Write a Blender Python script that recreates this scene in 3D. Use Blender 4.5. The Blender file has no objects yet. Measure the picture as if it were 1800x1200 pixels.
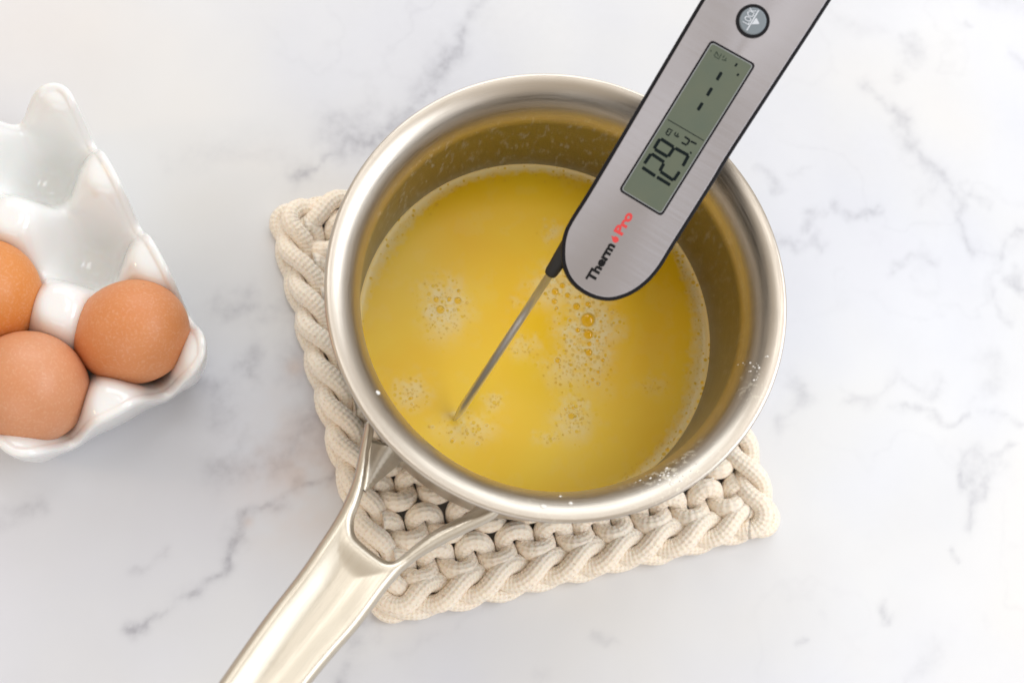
import bpy, math, random
import numpy as np
from mathutils import Vector, Matrix
S = 0.01                      # everything below is written in centimetres
random.seed(7); rng = np.random.default_rng(7)
scn = bpy.context.scene
col = scn.collection

# ------------------------------------------------------------------ camera
CF, CX, CY, CZ, RX, RY = 2500.432, -8.63084, -15.60259, 60.47441, 0.26039, -0.13463
def _rot(rx, ry):
    cx, sx, cy, sy = math.cos(rx), math.sin(rx), math.cos(ry), math.sin(ry)
    X = np.array([[1,0,0],[0,cx,-sx],[0,sx,cx]]); Y = np.array([[cy,0,sy],[0,1,0],[-sy,0,cy]])
    return Y @ X
RC = _rot(RX, RY); CP = np.array([CX, CY, CZ])
def ray(px, py):
    d = RC @ np.array([(px-900)/CF, -(py-600)/CF, -1.0]); return d
def P(px, py, z):             # the point of the photograph (1800x1200) at height z
    d = ray(px, py); return CP + d*((z-CZ)/d[2])
def PD(px, py, dep):          # ... at a depth along the lens axis
    return CP + ray(px, py)*dep
def proj(q):                  # world -> photograph
    q = np.atleast_2d(q); c = (q-CP) @ RC
    return np.stack([900+CF*c[:,0]/-c[:,2], 600-CF*c[:,1]/-c[:,2]], 1)
def depth(q): return -float((np.asarray(q)-CP) @ RC[:,2])
cam = bpy.data.cameras.new('camera'); camo = bpy.data.objects.new('camera', cam); col.objects.link(camo)
camo.location = CP*S; camo.rotation_euler = (RX, RY, 0)
cam.sensor_width = 36; cam.lens = CF*36/1800; cam.clip_start = .02; cam.clip_end = 50
cam.dof.use_dof = True; cam.dof.focus_distance = depth((0,0,7))*S; cam.dof.aperture_fstop = 9
scn.camera = camo

# ------------------------------------------------------------------ world and lamps
w = bpy.data.worlds.new('World'); scn.world = w; w.use_nodes = True
nt = w.node_tree; nt.nodes.clear()
o = nt.nodes.new('ShaderNodeOutputWorld'); b = nt.nodes.new('ShaderNodeBackground')
b.inputs[0].default_value = (.86, .765, .655, 1); b.inputs[1].default_value = .63
nt.links.new(b.outputs[0], o.inputs[0])
def area(name, loc, target, sx, sy, power, color):
    l = bpy.data.lights.new(name, 'AREA'); l.shape = 'RECTANGLE'; l.size = sx; l.size_y = sy; l.energy = power; l.color = color
    ob = bpy.data.objects.new(name, l); col.objects.link(ob); ob.location = loc
    ob.rotation_euler = (Vector(target)-Vector(loc)).to_track_quat('-Z', 'Y').to_euler(); return ob
area('window_right', (1.45, -.55, 1.05), (0,0,.05), 1.7, 1.4, 5, (.80,.88,1))
area('added_key', (1.25, .12, 1.35), (0,0,.05), 1.2, 1.0, 11.5, (.84,.91,1))  # unseen soft key, added at upper right to brighten the milk
area('ceiling_lamp', (-.02, .42, 1.5), (0,0,.05), .46, .40, 1.4, (.95,.97,1))
area('window_top', (.1, 1.6, 1.15), (0,0,.05), 1.9, 1.3, 15, (.86,.93,1))
area('window_near', (-.55, -1.55, 1.1), (0,0,.05), 1.4, 1.1, 4.5, (.84,.90,1))
bl = bpy.data.lights.new('warm_bulb', 'POINT'); bl.energy = 3; bl.color = (1,.62,.3); bl.shadow_soft_size = .06
bo = bpy.data.objects.new('warm_bulb', bl); col.objects.link(bo); bo.location = (-1.3,-.03,.62)
scn.view_settings.view_transform = 'Standard'; scn.view_settings.look = 'None'
scn.view_settings.exposure = .32; scn.view_settings.gamma = 1
scn.cycles.max_bounces = 8; scn.cycles.caustics_reflective = False; scn.cycles.caustics_refractive = False
scn.cycles.use_denoising = True

# ------------------------------------------------------------------ helpers
def tag(o, label=None, cat=None, group=None, kind=None):
    for k, v in (('label',label),('category',cat),('group',group),('kind',kind)):
        if v: o[k] = v
    return o
def empty(name, loc=(0,0,0)):
    o = bpy.data.objects.new(name, None); col.objects.link(o); o.location = Vector(loc)*S
    o.empty_display_size = .02; return o
def mesh(name, v, f, m=None, smooth=True, attrs=None, uv=None):
    me = bpy.data.meshes.new(name)
    v = np.asarray(v, dtype=np.float64)*S
    if isinstance(f, np.ndarray):
        n, k = f.shape
        me.vertices.add(len(v)); me.vertices.foreach_set('co', v.astype(np.float32).ravel())
        me.loops.add(n*k); me.loops.foreach_set('vertex_index', f.astype(np.int32).ravel())
        me.polygons.add(n); me.polygons.foreach_set('loop_start', np.arange(0,n*k,k,dtype=np.int32))
        try: me.polygons.foreach_set('loop_total', np.full(n,k,dtype=np.int32))
        except Exception: pass
        me.update(calc_edges=True); me.validate()
    else:
        me.from_pydata([tuple(p) for p in v], [], [tuple(x) for x in f]); me.update()
    if smooth: me.polygons.foreach_set('use_smooth', np.ones(len(me.polygons), bool))
    if attrs:
        for k, a in attrs.items():
            at = me.attributes.new(k, 'FLOAT', 'POINT'); at.data.foreach_set('value', np.asarray(a, np.float32))
    if uv is not None:
        l = me.uv_layers.new(name='UVMap'); idx = np.empty(len(me.loops), np.int32); me.loops.foreach_get('vertex_index', idx)
        q = np.asarray(uv, np.float32)[idx]; st = np.empty(len(me.polygons), np.int32); me.polygons.foreach_get('loop_start', st); n_ = np.diff(np.append(st, len(idx)))
        pid = np.repeat(np.arange(len(st)), n_); mx_ = np.maximum.reduceat(q[:,1], st)[pid]; q[:,1] += ((mx_-q[:,1]) > .5)*1.0
        l.data.foreach_set('uv', q.ravel())
    if m: me.materials.append(m)
    return me
def obj(name, me, parent=None, loc=None):
    o = bpy.data.objects.new(name, me); col.objects.link(o)
    if parent: o.parent = parent
    if loc is not None: o.location = Vector(loc)*S
    return o
def part(name, v, f, m, parent=None, org=(0,0,0), **k):
    return obj(name, mesh(name, np.asarray(v, float)-np.asarray(org, float), f, m, **k), parent)
def gridfaces(nu, nv, cu=False, cv=False):
    i = np.arange(nu if cu else nu-1); j = np.arange(nv if cv else nv-1)
    I, J = np.meshgrid(i, j, indexing='ij'); I2 = (I+1) % nu; J2 = (J+1) % nv
    return np.stack([I*nv+J, I2*nv+J, I2*nv+J2, I*nv+J2], -1).reshape(-1, 4)
def lathe(prof, n=192, c=(0,0)):
    prof = np.asarray(prof, float); a = np.linspace(0, 2*math.pi, n, endpoint=False)
    v = np.stack([c[0]+np.outer(np.cos(a), prof[:,0]), c[1]+np.outer(np.sin(a), prof[:,0]), np.tile(prof[:,1], (n,1))], -1)
    return v.reshape(-1,3), gridfaces(n, len(prof), cu=True)
def tube(path, r, n=10, closed=False, cap=True, flat=1.0, ply=None):
    path = np.asarray(path, float); m = len(path)
    r = np.full(m, r) if np.isscalar(r) else np.asarray(r)
    t = np.roll(path,-1,0)-np.roll(path,1,0)
    if not closed: t[0] = path[1]-path[0]; t[-1] = path[-1]-path[-2]
    t /= np.linalg.norm(t, axis=1)[:,None]
    nrm = np.zeros_like(t); u = np.array([0,0,1.0]) if abs(t[0][2]) < .9 else np.array([1.0,0,0])
    for i in range(m):
        u = u - t[i]*(u@t[i]); u /= np.linalg.norm(u); nrm[i] = u
    bn = np.cross(t, nrm)
    if closed:
        w_ = u-t[0]*(u@t[0]); w_ /= np.linalg.norm(w_); g = math.atan2(w_@bn[0], w_@nrm[0]); al = -g*np.arange(m)/m
        nrm, bn = nrm*np.cos(al)[:,None]+bn*np.sin(al)[:,None], bn*np.cos(al)[:,None]-nrm*np.sin(al)[:,None]
    a = np.linspace(0, 2*math.pi, n, endpoint=False)
    L0 = np.concatenate([[0], np.cumsum(np.linalg.norm(np.diff(path, axis=0), axis=1))])
    rr = r[:,None]*np.ones(n)
    if ply and closed: ply = (ply[0], ply[1], round(ply[2]*.5*(L0[-1]+L0[1])/math.pi)*2*math.pi/(L0[-1]+L0[1]))
    if ply: rr = rr*(1+ply[1]*(np.abs(np.sin(.5*(ply[0]*a[None,:]+ply[2]*L0[:,None])))*2-1.2))
    v = path[:,None,:] + rr[:,:,None]*(np.cos(a)[None,:,None]*nrm[:,None,:]*flat + np.sin(a)[None,:,None]*bn[:,None,:])
    L = np.concatenate([[0], np.cumsum(np.linalg.norm(np.diff(path, axis=0), axis=1))])
    uv = np.stack([np.repeat(L, n), np.tile(a/(2*math.pi), m)], 1)
    f = gridfaces(m, n, cu=closed, cv=True)
    v = v.reshape(-1,3)
    if cap and not closed:
        k = len(v); v = np.vstack([v, path[0], path[-1]]); uv = np.vstack([uv, [0,0], [L[-1],0]])
        j = np.arange(n); j2 = (j+1) % n
        f = np.vstack([f, np.stack([np.full(n,k), j2, j, j], 1), np.stack([np.full(n,k+1), (m-1)*n+j, (m-1)*n+j2, (m-1)*n+j2], 1)])
        f = [tuple(dict.fromkeys(q)) for q in f.tolist()]
    return v, f, uv
def vnoise(x, y, seed=0):
    r = np.random.default_rng(seed).random((256,256))
    xi = np.floor(x).astype(int); yi = np.floor(y).astype(int); fx = x-xi; fy = y-yi
    fx = fx*fx*(3-2*fx); fy = fy*fy*(3-2*fy)
    g = lambda a, b: r[a % 256, b % 256]
    return (g(xi,yi)*(1-fx)+g(xi+1,yi)*fx)*(1-fy) + (g(xi,yi+1)*(1-fx)+g(xi+1,yi+1)*fx)*fy
def fbm(x, y, seed=0, oct=4):
    s = 0; a = .5; t = 0
    for k in range(oct): s = s+a*vnoise(x*2**k+k*17.3, y*2**k+k*5.1, seed+k); t += a; a *= .5
    return s/t
def segdist(px, py, a, b):
    ax, ay = a; bx, by = b; dx, dy = bx-ax, by-ay; L = dx*dx+dy*dy+1e-9
    t = np.clip(((px-ax)*dx+(py-ay)*dy)/L, 0, 1); return np.hypot(px-ax-t*dx, py-ay-t*dy)
def polydist(px, py, pts):
    d = np.full(px.shape, 1e9)
    for a, b in zip(pts[:-1], pts[1:]): d = np.minimum(d, segdist(px, py, a, b))
    return d
def spline(pts, n=12, closed=False):
    pts = np.asarray(pts, float); out = []; m = len(pts)
    for i in range(m if closed else m-1):
        g = (lambda k: pts[k % m]) if closed else (lambda k: pts[min(max(k,0), m-1)])
        p0, p1, p2, p3 = g(i-1), g(i), g(i+1), g(i+2)
        for t in np.linspace(0, 1, n, endpoint=False):
            out.append(.5*((2*p1)+(-p0+p2)*t+(2*p0-5*p1+4*p2-p3)*t*t+(-p0+3*p1-3*p2+p3)*t**3))
    if not closed: out.append(pts[-1])
    return np.array(out)

# ------------------------------------------------------------------ materials
class N:
    def __init__(s, name):
        s.m = bpy.data.materials.new(name); s.m.use_nodes = True; s.t = s.m.node_tree; s.b = s.t.nodes['Principled BSDF']
    def n(s, typ, **k):
        x = s.t.nodes.new('ShaderNode'+typ)
        for a, v in k.items():
            if a.startswith('i_'):
                key = a[2:]; key = int(key) if key.isdigit() else key.replace('_', ' ')
                s.set(x.inputs[key], v)
            else: setattr(x, a, v)
        return x
    def set(s, sock, v):
        if isinstance(v, bpy.types.NodeSocket): s.t.links.new(v, sock)
        elif isinstance(v, bpy.types.Node): s.t.links.new(v.outputs[0], sock)
        else:
            if isinstance(v, tuple) and len(v) == 3 and sock.type == 'RGBA': v = v+(1,)
            sock.default_value = v
    def p(s, **k):
        for a, v in k.items(): s.set(s.b.inputs[a.replace('_', ' ')], v)
        return s
    def coord(s, scale=(1,1,1), kind='Object', rot=(0,0,0)):
        c = s.n('TexCoord'); mp = s.n('Mapping'); s.t.links.new(c.outputs[kind], mp.inputs[0]); mp.inputs['Scale'].default_value = scale
        mp.inputs['Rotation'].default_value = rot
        return mp
    def noise(s, scale, detail=3, vec=None, rough=.5, dist=0):
        x = s.n('TexNoise', i_Scale=scale, i_Detail=detail, i_Roughness=rough, i_Distortion=dist); s.set(x.inputs['Vector'], vec or s.coord()); return x.outputs[0]
    def ramp(s, fac, stops):
        r = s.n('ValToRGB'); s.set(r.inputs[0], fac); e = r.color_ramp.elements
        while len(e) < len(stops): e.new(.5)
        for q, (p_, c) in zip(e, stops):
            q.position = p_; q.color = tuple(c)+(1,) if len(c) == 3 else c
        return r.outputs[0]
    def val(s, fac, a, b_, c=0., d=1.):
        r = s.n('MapRange', clamp=True); s.set(r.inputs[0], fac); 
        for i, v in zip((1,2,3,4), (a,b_,c,d)): r.inputs[i].default_value = v
        return r.outputs[0]
    def mix(s, fac, a, b_, bt='MIX'):
        x = s.n('Mix', data_type='RGBA', blend_type=bt); s.set(x.inputs[0], fac); s.set(x.inputs[6], a); s.set(x.inputs[7], b_); return x.outputs[2]
    def math(s, op, a, b_=0.):
        x = s.n('Math', operation=op); s.set(x.inputs[0], a); s.set(x.inputs[1], b_); return x.outputs[0]
    def attr(s, name): return s.n('Attribute', attribute_name=name).outputs['Fac']
    def bump(s, h, strength=.3, dist=.001):
        x = s.n('Bump', i_Strength=strength, i_Distance=dist); s.set(x.inputs['Height'], h); s.set(s.b.inputs['Normal'], x); return x
M = {}
# marble: pale slab, veins stored on the sheet
k = N('marble'); nz = k.noise(260, 4); nl = k.noise(9, 4)
v = k.math('MULTIPLY', k.attr('vein'), k.val(nz, .3, .7, .65, 1.3))
nw = k.noise(5.5, 3); base = k.mix(k.val(nl, .35, .65), (.65,.665,.705), (.72,.735,.765)); base = k.mix(k.val(nw, .45, .7, 0, .7), base, (.755,.735,.70)); base = k.mix(k.val(nw, .55, .3, 0, .6), base, (.685,.685,.75))
c = k.mix(v, base, (.30,.30,.345)); c = k.mix(k.math('MULTIPLY', k.attr('rust_shade'), .55), c, (.70,.47,.33))
k.p(Base_Color=c, Roughness=k.val(k.noise(40, 3), .3, .7, .30, .38), Specular_IOR_Level=.42); M['marble'] = k.m
# brushed steel
def steel(name, colr=(.66,.63,.585), rough=.27, aniso=.6, scale=(1,1,1), residue=False, radial=True, bump=.05):
    k = N(name); fine = k.noise(1.0, 2, k.coord(scale))
    if name == 'steel_pan':      # turned finish: hair lines run round the pan
        sx = k.n('SeparateXYZ'); k.set(sx.inputs[0], k.coord()); ang = k.math('ARCTAN2', sx.outputs[1], sx.outputs[0])
        rd = k.math('SQRT', k.math('ADD', k.math('MULTIPLY', sx.outputs[0], sx.outputs[0]), k.math('MULTIPLY', sx.outputs[1], sx.outputs[1])))
        cb = k.n('CombineXYZ'); k.set(cb.inputs[0], k.math('MULTIPLY', rd, 1500.)); k.set(cb.inputs[1], k.math('MULTIPLY', sx.outputs[2], 1500.)); k.set(cb.inputs[2], k.math('MULTIPLY', ang, 5.))
        fine = k.noise(1.0, 3, cb)
    if name == 'steel_handle':   # brushed along its length
        m1 = k.coord((1,1,1), rot=(0,0,math.radians(-235))); m2 = k.n('Mapping'); k.set(m2.inputs[0], m1); m2.inputs['Scale'].default_value = (15,1600,400)
        fine = k.noise(1.0, 3, m2)
    k.p(Metallic=1., Roughness=k.val(fine, .3, .7, rough-.05, rough+.05), Anisotropic=aniso)
    cc = k.mix(k.noise(25, 3), colr, tuple(x*.9 for x in colr))
    if name in ('steel_pan', 'steel_handle'): cc = k.mix(k.val(fine, .5, .75, 0, .35), cc, tuple(x*.75 for x in colr)); cc = k.mix(k.val(k.noise(70, 5, rough=.7), .56, .62, 0, .12), cc, tuple(x*.7 for x in colr))
    if radial:
        tg = k.n('Tangent', direction_type='RADIAL', axis='Z'); k.set(k.b.inputs['Tangent'], tg); k.p(Anisotropic_Rotation=.25)
    if residue:
        mk = k.attr('residue'); sp = k.noise(420, 4, k.coord((1,1,.35)), .65)
        mm = k.math('MULTIPLY', mk, k.val(sp, .55, .63)); cc = k.mix(mm, cc, (.78,.74,.62))
        k.p(Metallic=k.math('SUBTRACT', 1., mm)); cc = k.mix(k.math('MULTIPLY', k.attr('inner_dark'), .75), cc, (.20,.20,.21))  # dark reflections inside the pan painted into the wall colour
    k.p(Base_Color=cc); k.bump(fine, bump, .0004); M[name] = k.m; return k.m
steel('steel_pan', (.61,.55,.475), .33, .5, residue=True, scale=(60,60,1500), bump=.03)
steel('steel_handle', (.66,.60,.50), .33, 0, (300,300,300), radial=False, bump=.02)
steel('steel_probe', (.88,.87,.87), .3, 0, (20,20,20), radial=False, bump=.0)
steel('steel_face', (.51,.50,.54), .36, .7, (4000,30,30), radial=False, bump=.05)
k = N('porcelain'); k.p(Base_Color=k.mix(k.noise(30,2), (.83,.835,.83), (.80,.81,.80)), Roughness=.12, Coat_Weight=.5, Coat_Roughness=.05, Subsurface_Weight=.15, Subsurface_Scale=.004); M['porcelain'] = k.m
M['steel_probe'].node_tree.nodes['Principled BSDF'].inputs['Metallic'].default_value = .85
def eggmat(name, a, b_, seed):
    k = N(name); co = k.coord(); co.inputs['Location'].default_value = (seed, seed*.7, 0)
    cc = k.mix(k.noise(60, 4, co), a, b_)
    cc = k.mix(k.math('MULTIPLY', k.val(k.noise(900, 2, co), .5, .75), .22), cc, (.80,.56,.40))
    sp = k.n('TexVoronoi', i_Scale=95.); k.set(sp.inputs['Vector'], co); d = k.val(sp.outputs[0], .05, .09, 1, 0)
    pick = k.val(k.noise(70, 1, co), .53, .57); cc = k.mix(k.math('MULTIPLY', k.math('MULTIPLY', d, pick), .8), cc, (.22,.09,.04))
    k.p(Base_Color=cc, Roughness=.42, Specular_IOR_Level=.45, Subsurface_Weight=.2, Subsurface_Scale=.003)
    k.b.inputs['Subsurface Radius'].default_value = (1,.5,.25)
    k.bump(k.noise(1300, 2, co), .18, .0003); M[name] = k.m; return k.m
eggmat('eggshell', (.60,.215,.07), (.69,.29,.12), 0); eggmat('eggshell_rosy', (.58,.235,.10), (.67,.32,.175), .3); eggmat('eggshell_dark', (.62,.215,.045), (.68,.26,.07), .7)
# cotton cord
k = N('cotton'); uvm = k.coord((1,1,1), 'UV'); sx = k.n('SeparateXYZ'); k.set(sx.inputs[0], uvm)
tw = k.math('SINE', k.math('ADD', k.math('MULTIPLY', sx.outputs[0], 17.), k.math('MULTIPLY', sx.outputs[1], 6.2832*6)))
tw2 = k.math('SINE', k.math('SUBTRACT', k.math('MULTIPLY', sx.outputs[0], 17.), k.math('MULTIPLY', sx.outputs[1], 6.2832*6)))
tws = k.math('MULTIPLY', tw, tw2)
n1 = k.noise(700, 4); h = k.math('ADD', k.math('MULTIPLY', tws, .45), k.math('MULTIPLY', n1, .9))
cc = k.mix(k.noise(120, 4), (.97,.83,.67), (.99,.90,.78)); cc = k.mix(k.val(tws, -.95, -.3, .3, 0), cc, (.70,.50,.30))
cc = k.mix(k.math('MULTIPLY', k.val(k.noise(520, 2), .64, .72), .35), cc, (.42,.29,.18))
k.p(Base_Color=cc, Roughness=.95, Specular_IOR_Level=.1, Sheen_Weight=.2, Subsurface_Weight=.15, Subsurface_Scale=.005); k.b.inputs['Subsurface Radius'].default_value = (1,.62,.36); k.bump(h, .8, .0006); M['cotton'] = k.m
# buttery milk
k = N('milk'); co = k.coord()
cl = k.noise(16, 3, co, .5, .8); cl2 = k.noise(9, 2, co)
cc = k.mix(k.val(cl, .36, .75), (.99,.575,.005), (.99,.645,.025)); cc = k.mix(k.math('MULTIPLY', k.val(cl2, .45, .75), .25), cc, (.98,.78,.20))
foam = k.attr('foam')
vo = k.n('TexVoronoi', i_Scale=470., i_Randomness=.95); k.set(vo.inputs['Vector'], co)
rnd = k.n('SeparateColor'); k.set(rnd.inputs[0], vo.outputs['Color'])
rad = k.val(rnd.outputs[0], 0, 1, .05, .42)
dot = k.math('MULTIPLY', k.val(k.math('SUBTRACT', vo.outputs['Distance'], rad), -.06, .05, 1, 0), k.val(rnd.outputs[1], .35, .4))
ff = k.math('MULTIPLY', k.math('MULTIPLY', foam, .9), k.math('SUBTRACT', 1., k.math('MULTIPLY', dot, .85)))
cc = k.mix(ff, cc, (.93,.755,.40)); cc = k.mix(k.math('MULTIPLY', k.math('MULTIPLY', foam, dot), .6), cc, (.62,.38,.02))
k.p(Base_Color=cc, Roughness=.28, Specular_IOR_Level=.28, Subsurface_Weight=.05, Subsurface_Scale=.002)
k.bump(k.math('ADD', k.math('MULTIPLY', k.math('MULTIPLY', foam, dot), .5), k.math('MULTIPLY', k.noise(35,2,co), .5)), .35, .0006); M['milk'] = k.m
# bubble film
k = N('bubble_film'); t = k.t; lw = k.n('LayerWeight', i_Blend=.35); tr = k.n('BsdfTransparent'); gl = k.n('BsdfGlossy', i_Roughness=.05)
tr.inputs[0].default_value = (.97,.92,.72,1); gl.inputs[0].default_value = (1,.95,.75,1)
df = k.n('BsdfDiffuse'); df.inputs[0].default_value = (.55,.38,.06,1)
mx = k.n('MixShader'); k.set(mx.inputs[0], k.val(lw.outputs['Fresnel'], .0, .9, .02, .35)); t.links.new(tr.outputs[0], mx.inputs[1]); t.links.new(gl.outputs[0], mx.inputs[2])
m2 = k.n('MixShader'); k.set(m2.inputs[0], k.val(lw.outputs['Facing'], .45, .95, 0, .55)); t.links.new(mx.outputs[0], m2.inputs[1]); t.links.new(df.outputs[0], m2.inputs[2])
t.links.new(m2.outputs[0], t.nodes['Material Output'].inputs[0]); M['bubble'] = k.m
def plain(name, c, r=.5, **kw):
    k = N(name); a = tuple(x*.93 for x in c); k.p(Base_Color=k.mix(k.noise(150, 3), c, a), Roughness=r, **kw); M[name] = k.m; return k.m
plain('black_plastic', (.008,.008,.011), .4, Specular_IOR_Level=.2); plain('black_rubber', (.02,.02,.022), .5)
plain('print_black', (.008,.008,.009), .6, Specular_IOR_Level=.15); plain('print_red', (.68,.05,.05), .5); plain('print_white', (.62,.66,.72), .5)
plain('milk_drop', (.85,.83,.78), .2); plain('button_grey', (.20,.235,.265), .45); plain('lcd_ink', (.006,.011,.012), .7, Specular_IOR_Level=.1); plain('lcd_faint', (.05,.065,.05), .7, Specular_IOR_Level=.1)
k = N('lcd_glass'); g = k.n('SeparateXYZ'); k.set(g.inputs[0], k.coord())
k.p(Base_Color=k.mix(k.noise(90, 2), (.095,.125,.098), (.13,.145,.10)), Roughness=.3, Specular_IOR_Level=.4); M['lcd_glass'] = k.m
plain('lcd_bevel', (.30,.32,.33), .3)

# ------------------------------------------------------------------ countertop
def table():
    fx = np.arange(-28, 30, .11); fy = np.arange(-24, 24, .11)
    ex = np.array([-150,-100,-60,-40,-32.]); 
    X = np.concatenate([ex, fx, -ex[::-1]]); Y = np.concatenate([ex, fy, -ex[::-1]])
    gx, gy = np.meshgrid(X, Y, indexing='ij'); gx = gx.ravel(); gy = gy.ravel()
    v = np.stack([gx, gy, np.zeros_like(gx)], 1)
    pp = proj(v); px, py = pp[:,0], pp[:,1]
    wx = px+(fbm(gx*.55, gy*.55, 3)-.5)*60+(fbm(gx*2, gy*2, 9)-.5)*22; wy = py+(fbm(gx*.55, gy*.55, 5)-.5)*60+(fbm(gx*2, gy*2, 11)-.5)*22
    brk = fbm(gx*.9, gy*.9, 21, 5); brk2 = fbm(gx*3.3, gy*3.3, 31, 4)
    V = [  # polyline, width of the soft band, strength soft, strength sharp
     ([(868,-30),(845,30),(800,85),(770,125),(760,160),(700,210),(640,250),(570,270),(520,310)], 20, .24, .30),
     ([(640,215),(600,235),(570,265)], 26, .16, .1), ([(320,280),(440,260),(560,290)], 30, .06, .06),
     ([(380,540),(440,522),(520,535),(560,545)], 22, .18, .16), ([(470,560),(510,545),(530,580)], 24, .12, .1),
     ([(340,655),(385,690),(400,740),(430,790),(395,820),(500,800),(560,740)], 32, .22, .20),
     ([(430,650),(450,630),(455,650)], 18, .22, .2), ([(530,620),(560,700),(540,760),(500,800)], 40, .17, .06),
     ([(620,830),(560,850),(520,845),(500,890),(445,905),(432,915),(400,945),(388,1000),(345,1040),(280,1075),(236,1095)], 15, .26, .55),
     ([(395,815),(440,790),(520,790),(600,800)], 44, .17, .04),
     ([(225,995),(260,985),(290,968)], 11, .2, .2), ([(-30,930),(20,905),(60,880)], 18, .12, .12),
     ([(1440,-20),(1500,40),(1550,55)], 16, .07, .07), ([(1590,70),(1610,110),(1590,130)], 12, .10, .1),
     ([(1530,150),(1560,175),(1575,195),(1600,240),(1610,265),(1645,300),(1680,350),(1692,385),(1705,425),(1745,462),(1770,445),(1790,425),(1840,400)], 15, .15, .30),
     ([(1620,330),(1640,320),(1625,350)], 10, .16, .14), ([(1345,300),(1380,325),(1365,335)], 12, .14, .14), ([(1395,290),(1420,300)], 8,.12,.12),
     ([(1420,400),(1430,385),(1425,375),(1440,392),(1455,370),(1462,392),(1490,395),(1520,385),(1550,380)], 8, .20, .38),
     ([(1370,418),(1395,428),(1422,420),(1440,440)], 9, .14, .26), ([(1568,482),(1575,465),(1610,452),(1650,465)], 9, .15, .26),
     ([(1700,330),(1750,360)], 10, .08, .1), ([(1740,470),(1755,520),(1765,560)], 8, .12, .2), ([(1785,485),(1800,490)], 10, .16, .14),
     ([(1360,750),(1385,715),(1410,690),(1390,665)], 16, .16, .18), ([(1480,705),(1520,695),(1575,655),(1600,668),(1640,700),(1665,675)], 13, .10, .20),
     ([(1560,710),(1610,720),(1680,738),(1715,722)], 9, .14, .35), ([(1740,722),(1770,728),(1830,735)], 9, .12, .28),
     ([(1735,625),(1755,640),(1740,670),(1720,700)], 20, .12, .08), ([(1500,700),(1480,690)], 8, .14,.1),
     ([(1688,850),(1700,812),(1725,795),(1748,815),(1738,850),(1712,858),(1700,920)], 12, .20, .20), ([(1715,830),(1725,820)], 26, .16, .0),
     ([(1750,790),(1770,780)], 8, .14, .1), ([(1680,960),(1688,978)], 5, .16, .3), ([(1555,1065),(1565,1098),(1572,1088)], 12, .18, .15),
     ([(1395,1125),(1415,1120)], 7, .12,.1), ([(1600,1215),(1640,1140),(1660,1110)], 16, .09, .1),
     ([(640,1090),(612,1150),(605,1215)], 24, .26, .22), ([(690,1140),(760,1110),(860,1075),(910,1050)], 10, .05, .12),
     ([(1055,1120),(1080,1140)], 12, .12, .1), ([(1010,1028),(1022,1024)], 6, .15, .1), ([(940,1210),(960,1190)], 14, .1,.08),
     ([(1740,0),(1800,5)], 20, .10, .08), ([(1685,55),(1695,60)], 7, .12, .1), ([(1785,100),(1800,130)], 10, .1,.1)]
    ve = np.zeros_like(px)
    for pts, wd, a, s_ in V:
        d = polydist(wx, wy, pts)
        ve = np.maximum(ve, a*1.3*np.exp(-(d/wd)**2)*np.clip(brk*2.6-.55, .15, 1.3)) + s_*.5*np.exp(-(d/(5+wd*.14))**2)*np.clip(brk2*2.4-.6, 0, 1.2)
    far = fbm(gx*.12+4, gy*.12, 51, 4); rid = np.abs(fbm(gx*.16+9, gy*.16, 61, 5)-.5)
    ve = ve + .05*np.clip(far*2-.7, 0, 1) + .10*np.exp(-(rid/.012)**2)*np.clip(far*3-1.2, 0, 1)*np.clip((np.hypot(gx, gy)-8)/8, 0, 1)
    d = np.hypot((px-530)/95, (py-830)/120); rust_shade = np.exp(-d**2)*np.clip(brk*2-.3, 0, 1)*.55  # soft tan shadow of the pan painted onto the slab
    rust_shade += .5*np.exp(-(np.hypot(px-518, py-645)/16)**2)+.35*np.exp(-(np.hypot(px-437, py-917)/9)**2)
    rust_shade += .16*np.exp(-np.hypot((px-40)/200, (py-40)/160)**2)  # faint warm tint over the upper left of the slab
    o = obj('countertop', mesh('countertop', v, gridfaces(len(X), len(Y)), M['marble'], attrs={'vein': np.clip(ve, 0, .9), 'rust_shade': np.clip(rust_shade, 0, 1)}))
    tag(o, kind='structure', label='white marble countertop with grey veins')
table()

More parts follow.
